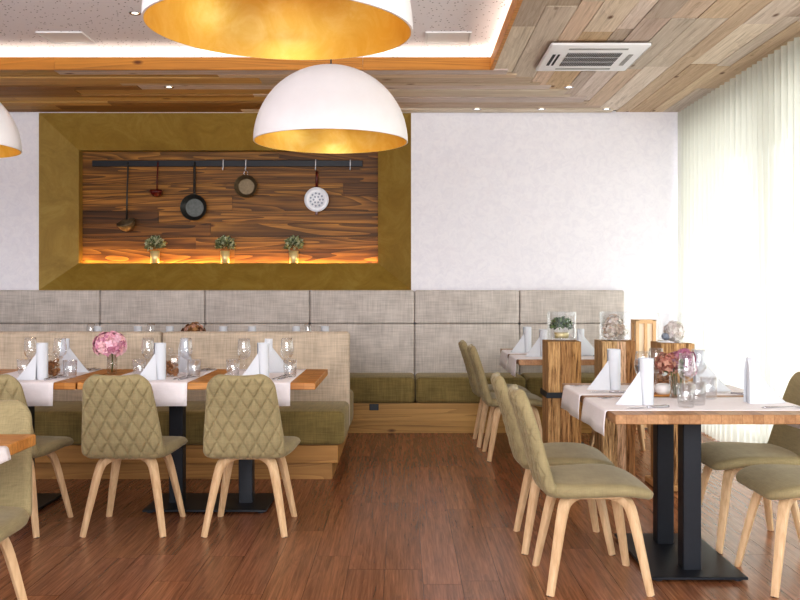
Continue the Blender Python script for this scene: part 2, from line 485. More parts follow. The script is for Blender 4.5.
# curtain
bm = bmesh.new()
ys = []; n = 900; rows = 14
prev = None
for i in range(n+1):
    t = i/n; y = 8.36-t*6.2
    ph = y*2*PI/.105+1.3*math.sin(y*3.1)+.8*math.sin(y*7.7)
    col = []
    for j in range(rows+1):
        z = .015+(2.884-.015)*j/rows
        up = j/rows
        amp = .016+.014*up
        xx = 2.575+amp*math.sin(ph+.35*math.sin(z*2+y))+.012*math.sin(y*5+z*.8)*(1-up)
        col.append(bm.verts.new((xx, y, z)))
    if prev:
        for j in range(rows): bm.faces.new((prev[j], col[j], col[j+1], prev[j+1]))
    prev = col
t = thing('sheer_curtain', 'sheer pale green full-height curtain drawn across the bright window side', 'curtain', (0, 0, 0))
obj('fabric_drop', bm, M['sheer'], t, True)
obj('track', B(2.64, 2.70, 2.0, 8.385, 2.85, 2.887), M['black'], t)

# ------------------------------------------------------------------ back banquette
t = thing('wall_banquette', 'long banquette with two rows of grey back cushions along the back wall', 'banquette')
XB = 2.02; pitch = .957
edges = [XB]
while edges[-1] > XL+.3: edges.append(edges[-1]-pitch)
edges[-1] = XL+.02
for a, b in zip(edges[1:], edges):
    obj('back_cushion', B(a+.0015, b-.0015, 8.2, 8.395, .931, 1.235, .02, 4), M['linen'], t, True)
    obj('back_cushion', B(a+.0015, b-.0015, 8.19, 8.395, .44, .929, .02, 4), M['linen'], t, True)
    obj('seat_cushion', B(a+.0015, b-.0015, 7.72, 8.25, .262, .485, .04, 4), M['green'], t, True)
bm = bmesh.new(); lay = tonelayer(bm)
bt = [srgb(186, 144, 84), srgb(176, 134, 76), srgb(196, 154, 94)]
x = XL+.02
while x < XB-.02:
    l = random.uniform(1.6, 2.4); b = min(x+l, XB-.02)
    toned_box(bm, lay, x, b-.002, 7.77, 8.38, .105, .262, jit(random.choice(bt), .08)); x = b
obj('base_board', bm, M['basewood'], t)
bm = bmesh.new(); lay = tonelayer(bm)
toned_box(bm, lay, XL+.02, XB-.05, 7.79, 8.38, 0, .104, jit(bt[0], .05)); obj('plinth', bm, M['basewood'], t)
obj('power_socket', B(-.29, -.21, 7.758, 7.772, .2, .255, .004), M['black'], t)

# ------------------------------------------------------------------ double bench
t = thing('dividing_bench', 'double-sided bench with low beige linen back behind the laid tables', 'bench')
BX = -.379
xs = [XL+.02, -3.06, -1.72, BX]
for a, b in zip(xs, xs[1:]):
    obj('backrest', B(a+.003, b-.003, 6.40, 6.52, .25, .942, .028, 4), M['linen_warm'], t, True)
    obj('seat_cushion', B(a+.003, b-.003, 5.84, 6.42, .232, .452, .035, 4), M['green'], t, True)
    obj('rear_seat_cushion', B(a+.003, b-.003, 6.50, 6.98, .232, .475, .035, 4), M['green'], t, True)
bm = bmesh.new(); lay = tonelayer(bm)
for z0, z1 in ((.113, .23),): toned_box(bm, lay, XL+.02, BX-.045, 5.87, 6.94, z0, z1, jit(bt[1], .1), .003)
obj('base_board', bm, M['basewood'], t)
bm = bmesh.new(); lay = tonelayer(bm); toned_box(bm, lay, XL+.02, BX-.085, 5.91, 6.90, 0, .112, jit(bt[1], .05)); obj('plinth', bm, M['basewood'], t)

# ------------------------------------------------------------------ chair
def pillow(path, halfw, thick, nw=28, ns=36, rnd=.09, quilt=False, crown=0.0, cup=0.0, taper=0.0):
    """cushion following a spine curve (u,z); halfw(s) half width; end corners rounded by rnd.
    quilt puffs a diamond pattern on the lower/outer face."""
    bm = bmesh.new()
    sp = spline([(p[0], p[1], 0) for p in path], 200)
    ln = [0]
    for a, b in zip(sp, sp[1:]): ln.append(ln[-1]+(b-a).length)
    tot = ln[-1]
    def at(d):
        d = max(0, min(tot, d)); k = 0
        lo, hi = 0, len(ln)-1
        while hi-lo > 1:
            mid = (lo+hi)//2
            if ln[mid] <= d: lo = mid
            else: hi = mid
        f = (d-ln[lo])/max(1e-9, ln[hi]-ln[lo])
        p = sp[lo].lerp(sp[hi], f); tg = (sp[hi]-sp[lo]).normalized()
        return p, tg
    ds = [tot*(.5-.5*math.cos(PI*i/ns)) if not quilt else tot*((i/ns)*.72+.28*(.5-.5*math.cos(PI*i/ns))) for i in range(ns+1)]
    top, bot = [], []
    er = thick*.62
    for i, d in enumerate(ds):
        p, tg = at(d); nrm = Vector((-tg[1], tg[0]))   # left normal in (u,z)
        s = d/tot
        e0 = d; e1 = tot-d
        w = halfw(s)
        for e, r in ((e0, rnd[0]), (e1, rnd[1])):
            if e < r: w -= r-math.sqrt(max(0, r*r-(r-e)**2))
        rt, rb = [], []
        for j in range(nw+1):
            q = -1+2*j/nw
            q = math.copysign(1-(1-abs(q))**1.35, q)
            xx = q*w
            ed = min(w-abs(xx), e0, e1)
            k = math.sqrt(max(0, 1-(1-min(1, ed/er))**2))
            pf = 1+crown*(1-q*q)
            bend = cup*(q*q)
            hb = 0
            if quilt:
                a = xx/.066; c = d/.118
                m1 = abs(((a+c) % 1)-.5)*2; m2 = abs(((a-c) % 1)-.5)*2
                m = max(m1, m2)          # 1 at the seams
                hb = (-.013*(max(0, m-.74)/.26)**1.6+.005*(1-m))*k
            k *= 1-taper*s*s
            def P(off):
                return (xx, p[0]+nrm[0]*(off+bend), p[1]+nrm[1]*(off+bend))
            rt.append(bm.verts.new(P(thick*.5*k*pf)))
            edge = j in (0, nw) or i in (0, ns)
            rb.append(rt[-1] if edge else bm.verts.new(P(-(thick*.5+hb)*k)))
        top.append(rt); bot.append(rb)
    for G, fl in ((top, False), (bot, True)):
        for i in range(ns):
            for j in range(nw):
                v = [G[i][j], G[i][j+1], G[i+1][j+1], G[i+1][j]]
                if fl: v.reverse()
                try: bm.faces.new(v)
                except ValueError: pass
    bmesh.ops.remove_doubles(bm, verts=bm.verts, dist=1e-5)
    bmesh.ops.recalc_face_normals(bm, faces=bm.faces)
    return bm
# chair local frame: +y is forward
ch = thing('dining_chair', 'x', 'chair')
seat_path = [(-.225, .424), (-.12, .423), (.02, .430), (.11, .430), (.175, .417), (.228, .396)]
obj('seat', pillow(seat_path, lambda s: .205+.042*math.sin(min(1, s/.7)*PI/2), .060, 24, 26, (.08, .11), crown=.2, taper=.35), M['chair'], ch, True)
back_path = [(-.175, .405), (-.212, .43), (-.235, .50), (-.27, .63), (-.308, .75), (-.335, .825)]
bw = lambda s: .214-.052*(s**1.1)
# path runs upward, left normal of upward tangent points to -u (rear): so flip by reversing
bp = list(reversed(back_path))
bwr = lambda s: bw(1-s)
obj('backrest', pillow(bp, bwr, .046, 84, 112, (.078, .035), quilt=True, cup=.018), M['chair'], ch, True)
for sx in (-1, 1):
    for sy in (-1, 1):
        pts = spline([(sx*.203, sy*.205, 0), (sx*.172, sy*.174, .17), (sx*.140, sy*.143, .325), (sx*.112, sy*.116, .372), (sx*.05, sy*.05, .388)], 14)
        rad = [.0155+(.0245-.0155)*min(1, k/9) for k in range(15)]
        bm = T(pts, rad, 12, (1, .8))
        obj('leg', bm, M['beech'], ch, True, 45)
        obj('foot_pad', L([(0, -.001), (.012, -.001), (.0125, .004), (0, .004)], 12, c=(sx*.203, sy*.205, 0)), M['black'], ch.children[-1])
bm = bmesh.new()
for s in (-1, 1):
    box(bm, s*.115-.016, s*.115+.016, -.12, .12, .375, .402, .008); box(bm, -.12, .12, s*.115-.016, s*.115+.016, .375, .402, .008)
obj('seat_frame', bm, M['beech'], ch, True, 40)
CH = Proto(ch)
G1, G2, G3 = 'chairs at the laid tables by the dividing bench', 'chairs at the front right table', 'chairs at the rear right table'
CH.put((-1.412, 4.74, 0), 0, 'olive quilted chair seen from behind, in front of the pink hydrangea vase', G1)
CH.put((-.80, 4.74, 0), 0, 'olive quilted chair seen from behind, at the free right end of the laid table', G1)
CH.put((-2.035, 4.74, 0), math.radians(-3), 'olive quilted chair seen from behind, half hidden by the bare-cornered table', G1)
CH.put((-1.57, 3.1, 0), PI, 'olive chair turned to the viewer behind the cut-off front left table', 'chairs at the front left table')
R = -PI/2   # forward +x
CH.put((.805, 3.87, 0), R, 'olive chair in profile facing right, nearest at the twin-pole table', G2)
CH.put((.785, 4.44, 0), R-.03, 'olive chair facing right, second seat at the twin-pole table beside the strapped post', G2)
CH.put((1.70, 4.46, 0), PI/2, 'olive chair facing left, behind the twin poles with its back by the curtain', G2)
CH.put((1.715, 3.86, 0), PI/2, 'olive chair facing left, near end of the twin-pole table, its back out of frame', G2)
CH.put((.828, 6.71, 0), R, 'olive chair facing right close to the strapped post at the rear table', G3)
CH.put((.80, 7.28, 0), R, 'olive chair facing right nearest the back banquette at the rear table', G3)
CH.put((1.65, 6.75, 0), PI/2, 'olive chair behind the timber posts, only its pale legs showing, nearer the viewer', G3)
CH.put((1.80, 7.3, 0), PI/2, 'olive chair behind the timber posts, only its pale legs showing, nearer the banquette', G3)

# ------------------------------------------------------------------ tables (local +x is the long axis)
def make_table(label, lx, ly, oak='oak'):
    t = thing('dining_table', label, 'table')
    obj('tabletop', B(-lx/2, lx/2, -ly/2, ly/2, .712, .75, .003, 1), M[oak], t)
    for s in (-1, 1):
        obj('pole', B(s*.2-.04, s*.2+.04, -.04, .04, .015, .712, .004, 1), M['black'], t)
    obj('base_plate', B(-.345, .345, -.205, .205, .01, .022, .002, 1), M['black'], t)
    for sx in (-1, 1):
        for sy in (-1, 1): obj('foot', L([(0, 0), (.018, 0), (.018, .01), (0, .01)], 12, c=(sx*.31, sy*.17, 0)), M['black'], t)
    return t
TB = Proto(make_table('x', 1.272, .80))
TB.put((-1.104, 5.205, 0), 0, 'oak table with free right end, laid with two runners before the dividing bench', 'laid oak tables by the dividing bench')
TB.put((-2.385, 5.205, 0), 0, 'oak table at the frame edge, laid with one visible runner before the dividing bench', 'laid oak tables by the dividing bench')
TB.put((-1.16, 7.40, 0), 0, 'oak table hidden behind the dividing bench, under napkin tops by its free end', 'tables behind the dividing bench')
TB.put((-2.44, 7.40, 0), 0, 'oak table hidden behind the dividing bench, under napkin tops farther along', 'tables behind the dividing bench')
TC = Proto(make_table('x', 1.2, .845, 'oakpale'))
TC.put((1.267, 4.18, 0), PI/2, 'oak table on two black poles with a large base plate, laid with flowers', 'oak tables beside the curtain')
TC.put((1.235, 6.91, 0), PI/2, 'oak table behind the timber posts, its end showing beside the strapped post', 'oak tables beside the curtain')
t = make_table('bare corner of an oak table jutting in before the turned chair', 1.2, .8)
t.location = (-1.268-.6, 3.11-.4, 0)

# ------------------------------------------------------------------ runners (local: width along x, hangs over -y end and +y end)
def runner(x, y, wid, half, drop_a, drop_b, rz, label, group):
    bm = bmesh.new()
    th = .0016; z0 = .7515; r = .012
    path = []
    ends = []
    def side(sgn, drop):
        q = []
        if drop <= 0: return [(sgn*(half-.03), z0)]
        for k in range(7):
            a = PI/2*k/6
            q.append((sgn*(half+.001+r*math.sin(a)), z0-r*(1-math.cos(a))))
        q.append((sgn*(half+.002+r+.004), z0-r-drop*.5)); q.append((sgn*(half+r+.006), z0-drop))
        return q
    path = list(reversed(side(-1, drop_a)))+[(-half*.5, z0), (0, z0), (half*.5, z0)]+side(1, drop_b)
    n = 16; rows = []
    for (u, z) in path:
        row = []
        for j in range(n+1):
            x_ = -wid/2+wid*j/n
            hang = max(0, (z0-z)-.02)
            row.append(bm.verts.new((x_*(1-.0*hang), u+math.copysign(hang*.10*(math.sin(x_*24)*.5+.5), u), z)))
        rows.append(row)
    for A, D in zip(rows, rows[1:]):
        for j in range(n): bm.faces.new((A[j], A[j+1], D[j+1], D[j]))
    o = obj('table_runner', bm, M['cloth'], None, True)
    md = o.modifiers.new('thickness', 'SOLIDIFY'); md.thickness = th; md.offset = 0
    o.location = (x, y, 0); o.rotation_euler = (0, 0, rz)
    return tag(o, label, 'runner', group) if group else tag(o, label, 'runner')
GR1 = 'white runners on the tables by the dividing bench'
runner(-.82, 5.205, .44, .4, .125, .0, 0, 'white runner nearest the free right end of the laid table', GR1)
runner(-1.387, 5.205, .476, .4, .125, .0, 0, 'white runner between the pink hydrangea vase and the next place', GR1)
runner(-2.10, 5.205, .476, .4, .125, .0, 0, 'white runner at the frame edge, left of the pink hydrangea vase', GR1)
GR2 = 'white runners across the tables beside the curtain'
runner(1.267, 3.92, .45, .4225, .105, .105, -PI/2, 'white runner across the near half of the twin-pole table', GR2)
runner(1.267, 4.445, .43, .4225, .115, .11, -PI/2, 'white runner across the far half of the twin-pole table', GR2)
runner(1.235, 6.58, .44, .4225, .125, .11, -PI/2, 'white runner hanging off the rear table nearer the posts', GR2)
runner(1.235, 7.10, .43, .4225, .125, .11, -PI/2, 'white runner hanging off the rear table nearer the banquette', GR2)
runner(-1.868, 2.635, .46, .6, .0, .042, -PI/2, 'edge of a white runner lapping over the bare table corner before the turned chair', None)

# ------------------------------------------------------------------ napkins (tail towards -x)
def napkin_bm(h=.2, r=.034, tail=.135, apex=.72, wrap=False):
    bm = bmesh.new()
    # scroll
    n = 40; prev = None
    for k in range(n+1):
        a = PI*.9-2*PI*1.35*k/n; rr = r-.007*k/n
        c = [bm.verts.new((rr*math.cos(a), rr*math.sin(a), z)) for z in (0, h*.5, h-.004*k/n)]
        if prev:
            for j in range(2): bm.faces.new((prev[j], c[j], c[j+1], prev[j+1]))
        prev = c
    # sail: two flaps meeting along a sloping ridge
    for s in (-1, 1):
        m, q = 14, 6; G = []
        for i in range(m+1):
            f = i/m; x0 = r*1.05 if wrap else -r*.8; x = x0-(tail+x0)*f
            top = h*apex*(1-f)**1.12+.003
            row = []
            for j in range(q+1):
                v = j/q
                gap = (.030*(1-f)**.7+.012*(1-v)*f*(1-f)*4)*(1-v**(6 if wrap else 1.3))+.0012
                row.append(bm.verts.new((x, s*gap, top*v)))
            G.append(row)
        for i in range(m):
            for j in range(q): bm.faces.new((G[i][j], G[i+1][j], G[i+1][j+1], G[i][j+1]))
    bmesh.ops.recalc_face_normals(bm, faces=bm.faces)
    return bm
nap0 = obj('napkin', napkin_bm(), M['napkin'], None, True, 50); tag(nap0, 'x', 'napkin')
NP = Proto(nap0)
nap1 = obj('napkin', napkin_bm(.2, .024, .150, 1.0, True), M['napkin'], None, True, 50); tag(nap1, 'x', 'napkin'); NP1 = Proto(nap1)
ZN = .7532
def nap(x, y, rz, label, group): (NP1 if rz > 1.5 else NP).put((x, y, ZN), rz, label, group)
GN1 = 'napkins on the tables by the dividing bench'
nap(-1.985, 4.95, .15, 'white rolled napkin left of the cookie jar at the frame edge, tail to the left', GN1)
nap(-2.02, 5.40, PI-.2, 'white rolled napkin on the far side at the frame edge, tail sloping right', GN1)
nap(-1.335, 4.95, .5, 'white rolled napkin beside the second cookie jar, near side, tail left', GN1)
nap(-1.315, 5.42, PI-.9, 'white rolled napkin on the far side behind the second cookie jar, beside a wine glass', GN1)
nap(-.77, 4.96, .35, 'white rolled napkin at the free right end of the laid table, near side', GN1)
nap(-.80, 5.38, PI-.1, 'white rolled napkin at the free right end of the laid table, far side, tail right', GN1)
GN2 = 'napkins on the tables beside the curtain'
nap(1.05, 3.885, .05, 'white rolled napkin with wide tail on the near left place of the twin-pole table', GN2)
nap(1.045, 4.455, .0, 'white rolled napkin with wide tail on the far left place of the twin-pole table', GN2)
nap(1.525, 3.93, PI+.05, 'grey-white napkin on the near right place of the twin-pole table, tail right', GN2)
nap(1.45, 4.40, PI-.1, 'grey-white napkin behind the wine glasses on the twin-pole table, tail right', GN2)
nap(.97, 7.02, .1, 'white rolled napkin on the rear table nearest the banquette', GN2)
nap(1.03, 6.60, .0, 'white rolled napkin on the rear table partly behind the strapped post', GN2)
nap(1.325, 6.7, PI, 'white napkin on the rear table showing its tail between two timber posts', GN2)
GN3 = 'napkin tips showing above the dividing bench'
for k, px in enumerate((98, 138, 170, 223, 252, 296, 325)):
    nd = dup(nap0, ((px-VX)*7.2/F, 7.2, .7502), .6+k, 'white napkin tip peeping over the low bench back', GN3)

# ------------------------------------------------------------------ glassware
def wine():
    t = thing('wine_glass', 'x', 'wine glass')
    out = [(.0045, .092), (.014, .096), (.028, .108), (.036, .126), (.0385, .145), (.0375, .165), (.034, .19), (.031, .212)]
    inn = [(r-.0012, z+.001) for r, z in reversed(out)]
    obj('bowl', L(out+inn[:-1]+[(0, .095)], 28), M['glass'], t, True)
    obj('stem', L([(0, .0), (.034, 0), (.034, .0015), (.012, .005), (.0042, .014), (.0036, .05), (.0045, .094), (0, .095)], 24), M['glass'], t, True)
    return Proto(t)
def tumbler():
    t = thing('water_tumbler', 'x', 'tumbler')
    out = [(0, 0), (.031, 0), (.034, .004), (.0365, .05), (.038, .098)]
    obj('body', L(out+[(.0362, .098), (.0345, .05), (.032, .014), (0, .012)], 36, rib=.012, ribn=18), M['ribglass'], t, True)
    return Proto(t)
WG, TU = wine(), tumbler()
def at(px, Y): return (px-VX)*Y/F
GW, GT = 'wine glasses on the tables by the dividing bench', 'tumblers on the tables by the dividing bench'
for px, Y, lb in ((30.5, 5.24, 'wine glass at the frame edge behind the rolled napkin, left of the cookie jar'),
                  (60, 5.20, 'wine glass behind the cookie jar at the frame edge, in front of a napkin'),
                  (148, 5.22, 'wine glass between the pink hydrangea vase and the rolled napkin'),
                  (186, 5.20, 'wine glass right of the second cookie jar, before the far napkin'),
                  (244, 5.14, 'wine glass left of the napkins at the free right end of the table'),
                  (287, 5.18, 'wine glass right of the napkins at the free right end of the table')):
    WG.put((at(px, Y), Y, ZN), 0, lb, GW)
for px, Y, lb in ((24, 5.13, 'clear tumbler at the frame edge left of the rolled napkin'),
                  (70, 5.04, 'clear tumbler right of the first cookie jar, before the far napkin'),
                  (139.5, 5.10, 'clear tumbler right of the pink hydrangea vase'),
                  (194, 5.08, 'clear tumbler right of the second cookie jar'),
                  (233, 5.10, 'clear tumbler just above the quilted chair back left of the end napkins'),
                  (290, 5.08, 'clear tumbler at the free right end of the laid table')):
    TU.put((at(px, Y), Y, ZN), 0, lb, GT)
GW2, GT2 = 'wine glasses on the twin-pole table', 'tumblers on the twin-pole table'
for px, Y, lb in ((643, 4.10, 'wine glass just behind the near left napkin of the twin-pole table'),
                  (656, 4.32, 'wine glass left of the flowers on the twin-pole table'),
                  (686.5, 3.98, 'wine glass in front of the flowers on the twin-pole table'),
                  (698.5, 4.24, 'wine glass right of the flowers before the grey-white napkin')):
    WG.put((at(px, Y), Y, ZN), 0, lb, GW2)
for px, Y, lb in ((686, 3.80, 'clear tumbler in front of the flowers, nearest the table edge'),
                  (697, 3.87, 'clear tumbler between the flowers and the near right napkin, left of its neighbour'),
                  (708.5, 4.08, 'clear tumbler farthest right among the glasses on the twin-pole table')):
    TU.put((at(px, Y), Y, ZN), 0, lb, GT2)
for px in (91, 151, 308):
    WG.put((at(px, 7.32), 7.32, .7502), 0, 'wine glass rim peeping over the low bench back', 'glass rims above the dividing bench')

# cookie jars
def jar():
    t = thing('cookie_jar', 'x', 'jar'); t.scale = (1.14, 1.14, 1.1)
    obj('glass_body', B(-.045, .045, -.04, .04, 0, .105, .008, 3), M['glass'], t, True, 40)
    bm = bmesh.new(); rnd = random.Random(3)
    for k in range(46):
        c = Vector((rnd.uniform(-.032, .032), rnd.uniform(-.026, .026), rnd.uniform(.012, .086)))
        r = bmesh.ops.create_icosphere(bm, subdivisions=1, radius=rnd.uniform(.011, .016))
        rot = Matrix.Rotation(rnd.uniform(0, 3), 3, (rnd.random(), rnd.random(), .3))
        for v in r['verts']: v.co = rot @ Vector((v.co.x, v.co.y*.8, v.co.z*.6))+c
    o = obj('cookies', bm, M['bread'], t, True); o['kind'] = 'stuff'; o['label'] = 'brown cookies filling the jar'
    obj('lid', L([(0, .106), (.034, .106), (.036, .112), (.02, .118), (.007, .121), (.006, .126), (.013, .132), (.014, .14), (.008, .147), (0, .148)], 24), M['glass'], t, True)
    return Proto(t)
JR = jar()
JR.put((at(51, 5.12), 5.12, ZN), 0, 'square glass jar of brown cookies at the frame edge between napkin and tumbler', 'cookie jars')
JR.put((at(170.5, 5.12), 5.12, ZN), .1, 'square glass jar of brown cookies right of the pink hydrangea', 'cookie jars')
JR.put((at(664, 4.44), 4.44, ZN), .1, 'square glass jar of brown cookies behind the white candle holder', 'cookie jars')

# ------------------------------------------------------------------ cutlery (local along y)
def knife():
    bm = bmesh.new()
    tube(bm, [(0, -.105, .004), (0, -.09, .0045), (0, -.03, .004), (0, 0, .004)], [.005, .0065, .005, .004], 8)
    tube(bm, [(0, 0, .004), (.002, .03, .004), (.001, .08, .004), (-.002, .105, .004)], [.004, .009, .009, .001], 8, (1, .12))
    return bm
def fork():
    bm = bmesh.new()
    tube(bm, [(0, -.1, .003), (0, -.085, .004), (0, -.02, .005), (0, .035, .008)], [.004, .0065, .0035, .0035], 8, (1, .5))
    tube(bm, [(0, .03, .008), (0, .045, .006), (0, .06, .005)], [.004, .011, .011], 8, (1, .2))
    for k in range(4):
        x = (-1.5+k)*.0058; tube(bm, [(x, .058, .005), (x, .08, .005), (x, .1, .008)], [.002, .0018, .001], 6)
    return bm
kn0 = tag(obj('table_knife', knife(), M['steel'], None, True), 'x', 'knife'); KN = Proto(kn0)
fk0 = tag(obj('table_fork', fork(), M['steel'], None, True), 'x', 'fork'); FK = Proto(fk0)
GK, GF = 'knives laid on the runners', 'forks laid on the runners'
for x, y, rz, lb in ((-1.925, 5.0, -.25, 'beside the tumbler at the frame edge'), (-1.195, 5.0, -.25, 'below the tumbler right of the second cookie jar'), (-.655, 5.0, -.25, 'at the free right end of the laid table')):
    KN.put((x, y, ZN), rz, 'steel knife on the near place '+lb, GK); FK.put((x-.035, y+.02, ZN), rz, 'steel fork on the near place '+lb, GF)
for x, y, rz, lb in ((-1.90, 5.48, -.3, 'left of the pink hydrangea'), (-1.19, 5.48, -.3, 'behind the tumbler right of the second cookie jar')):
    KN.put((x, y, ZN), rz, 'steel knife on the far place '+lb, GK); FK.put((x-.035, y, ZN), rz, 'steel fork on the far place '+lb, GF)
KN.put((1.02, 3.76, ZN), PI/2+.3, 'steel knife before the near left napkin of the twin-pole table', GK)
FK.put((.98, 4.07, ZN), PI/2, 'steel fork behind the near left napkin of the twin-pole table', GF)
KN.put((.99, 4.32, ZN), PI/2, 'steel knife before the far left napkin of the twin-pole table', GK)
FK.put((.95, 4.58, ZN), PI/2, 'steel fork behind the far left napkin of the twin-pole table', GF)
KN.put((1.555, 4.27, ZN), .95, 'dark steel knife pointing to the curtain on the far right place of the twin-pole table', GK)
FK.put((1.6, 3.76, ZN), -PI/2, 'steel fork before the near right napkin of the twin-pole table', GF)
KN.put((1.40, 6.62, ZN), .9, 'dark steel knife on the rear table seen between two timber posts', GK)

# ------------------------------------------------------------------ flowers and plants
def florets(bm, lay, c, rad, n, size, cols, petals=4, seed=1, squash=1.0, lower=-.6, jr=.06):
    rnd = random.Random(seed)
    for k in range(n):
        zz = 1-(k+.5)/n*(1-lower); a = k*2.39996
        r = math.sqrt(max(0, 1-zz*zz))
        d = Vector((r*math.cos(a), r*math.sin(a), zz))
        p = Vector(c)+Vector((d.x*rad, d.y*rad, d.z*rad*squash))*(1+rnd.uniform(-jr, jr))
        u = d.cross(Vector((rnd.uniform(-1, 1), rnd.uniform(-1, 1), rnd.uniform(-1, 1)))).normalized(); w = d.cross(u)
        col = jit(rnd.choice(cols), .12); s = size*rnd.uniform(.8, 1.2)
        for q in range(petals):
            an = 2*PI*q/petals; e = u*math.cos(an)+w*math.sin(an); g = u*math.cos(an+.75)+w*math.sin(an+.75); g2 = u*math.cos(an-.75)+w*math.sin(an-.75)
            quad(bm, lay, [p, p+g2*s*.62+d*s*.28, p+e*s+d*s*.15, p+g*s*.62+d*s*.28], col)
def leaves(bm, lay, c, rad, n, ln, cols, seed=1, squash=1.0, lower=-.3, wid=.35):
    rnd = random.Random(seed)
    for k in range(n):
        d = Vector((rnd.gauss(0, 1), rnd.gauss(0, 1), rnd.gauss(0, 1))).normalized()
        if d.z < lower: d.z = -d.z
        rr = rad*rnd.uniform(.45, 1)
        p = Vector(c)+Vector((d.x*rr, d.y*rr, d.z*rr*squash))
        e = (d+Vector((rnd.uniform(-.8, .8), rnd.uniform(-.8, .8), rnd.uniform(-.4, .8)))).normalized()
        s = e.cross(Vector((rnd.uniform(-1, 1), rnd.uniform(-1, 1), rnd.uniform(-1, 1)))).normalized()
        l = ln*rnd.uniform(.7, 1.25)
        quad(bm, lay, [p, p+e*l*.5+s*l*wid, p+e*l, p+e*l*.5-s*l*wid], jit(rnd.choice(cols), .2))
pink = [srgb(222, 168, 184), srgb(208, 148, 168), srgb(234, 192, 202), srgb(192, 126, 150), srgb(226, 176, 176)]
t = thing('hydrangea_vase', 'round pink hydrangea bloom in a slim clear glass vase on the laid table', 'flower vase', (-1.708, 5.28, .75))
obj('vase', L([(0, 0), (.028, 0), (.028, .115), (.0262, .115), (.0262, .008), (0, .008)], 28), M['glass'], t, True)
obj('stem', T([(0, 0, .01), (.004, 0, .06), (0, 0, .15)], .004, 8), M['twig'], t, True)
bm = bmesh.new(); lay = tonelayer(bm)
florets(bm, lay, (-.012, 0, .17), .084, 150, .024, pink, seed=4, squash=.82, jr=.12)
florets(bm, lay, (-.012, 0, .17), .066, 80, .026, [srgb(196, 116, 140), srgb(206, 130, 150)], seed=9, squash=.82)
obj('bloom', bm, M['leaf'], t)
# mixed flowers on the right table
t = thing('flower_bunch', 'low bunch of dusky pink and rust flowers in a glass on the twin-pole table', 'flower vase', (at(677, 4.12), 4.12, .7532))
obj('vase', L([(0, 0), (.033, 0), (.036, .10), (.0345, .10), (.032, .008), (0, .008)], 28), M['glass'], t, True)
bm = bmesh.new(); lay = tonelayer(bm)
for c, r, cols, sd in (((-.045, 0, .155), .042, [srgb(178, 124, 108), srgb(150, 96, 84), srgb(190, 146, 128)], 3), ((.0, .01, .162), .038, [srgb(178, 128, 138), srgb(200, 158, 166)], 5), ((.035, -.01, .18), .036, [srgb(184, 130, 152), srgb(164, 108, 132)], 8), ((.05, 0, .135), .035, [srgb(226, 210, 214), srgb(200, 170, 180)], 6)):
    florets(bm, lay, c, r, 60, .017, cols, seed=sd, lower=-.8, jr=.3)
obj('bloom', bm, M['leaf'], t)
bm = bmesh.new(); lay = tonelayer(bm)
leaves(bm, lay, (0, 0, .115), .06, 36, .035, [srgb(92, 104, 70), srgb(130, 138, 104), srgb(222, 226, 220)], 2)
obj('foliage', bm, M['leaf'], t)
bm = bmesh.new()
for k in range(5): tube(bm, [(.012*math.cos(k*1.3), .012*math.sin(k*1.3), .01), (.03*math.cos(k*1.3), .03*math.sin(k*1.3), .14)], .0022, 6)
obj('stem', bm, M['twig'], t)
# candle holder
t = thing('candle_holder', 'small round white candle holder on a little wooden board, twin-pole table', 'candle holder', (at(663, 4.20), 4.20, .7532))
obj('board', B(-.055, .055, -.045, .045, 0, .008, .002, 1), M['oak'], t)
obj('cup', L([(0, .008), (.028, .008), (.036, .02), (.038, .035), (.034, .05), (.024, .056), (.022, .052), (.03, .036), (0, .03)], 28), M['candle'], t, True)
# dried flowers behind bench
t = thing('dried_bouquet', 'brownish dried flower bunch rising behind the low bench back', 'dried flowers', (at(193.5, 7.4), 7.4, .75))
obj('vase', L([(0, 0), (.04, 0), (.045, .08), (.042, .08), (0, .01)], 24), M['candle'], t, True)
bm = bmesh.new(); lay = tonelayer(bm)
florets(bm, lay, (0, 0, .14), .082, 110, .022, [srgb(150, 108, 70), srgb(176, 134, 96), srgb(120, 84, 56), srgb(192, 150, 130)], seed=12, squash=.85, jr=.2)
obj('bloom', bm, M['leaf'], t)

# niche pots
def niche_pot():
    t = thing('herb_pot', 'x', 'potted plant')
    obj('pot', L([(0, 0), (.040, 0), (.046, .135), (.043, .135), (.04, .11), (0, .11)], 32), M['brass'], t, True)
    bm = bmesh.new(); lay = tonelayer(bm)
    g = [srgb(136, 146, 110), srgb(166, 172, 136), srgb(104, 116, 84), srgb(190, 194, 164)]
    leaves(bm, lay, (0, 0, .185), .08, 520, .034, g, 7, .95, -.35, .34)
    obj('foliage', bm, M['leaf'], t)
    return Proto(t)
NPOT = niche_pot()
for px, lb in ((155.5, 'small grey-green plant in a gold pot on the niche ledge, under the small red ladle'), (225.5, 'small grey-green plant in a gold pot on the niche ledge, between the two pans'), (294, 'small grey-green plant in a gold pot on the niche ledge, near the white skimmer')):
    NPOT.put((at(px, 8.64), 8.622, IZ0-.0165), px, lb, 'gold potted plants in the niche')

# ------------------------------------------------------------------ niche rail and utensils
RZ = 2.452; RYY = 8.70
def nz(py, Y=8.66): return EYE+(VY-py)*Y/F
t = thing('utensil_rail', 'long black flat rail with wire hooks across the top of the plank niche', 'rail', (0, 0, 0))
obj('bar', B(at(94, 8.7), at(363, 8.7), 8.645, 8.668, RZ-.03, RZ+.03, .003, 1), M['black'], t)
for px in (224, 246.5, 316, 350.5):
    x = at(px, 8.68)
    obj('hook', T([(x, 8.66, RZ+.034), (x, 8.64, RZ+.034), (x, 8.636, RZ), (x, 8.636, RZ-.05), (x, 8.62, RZ-.066), (x, 8.605, RZ-.05)], .005, 8), M['enamel'], t, True)
def hang(name, label, cat, px): return thing(name, label, cat, (at(px, 8.61), 8.61, RZ-.02))
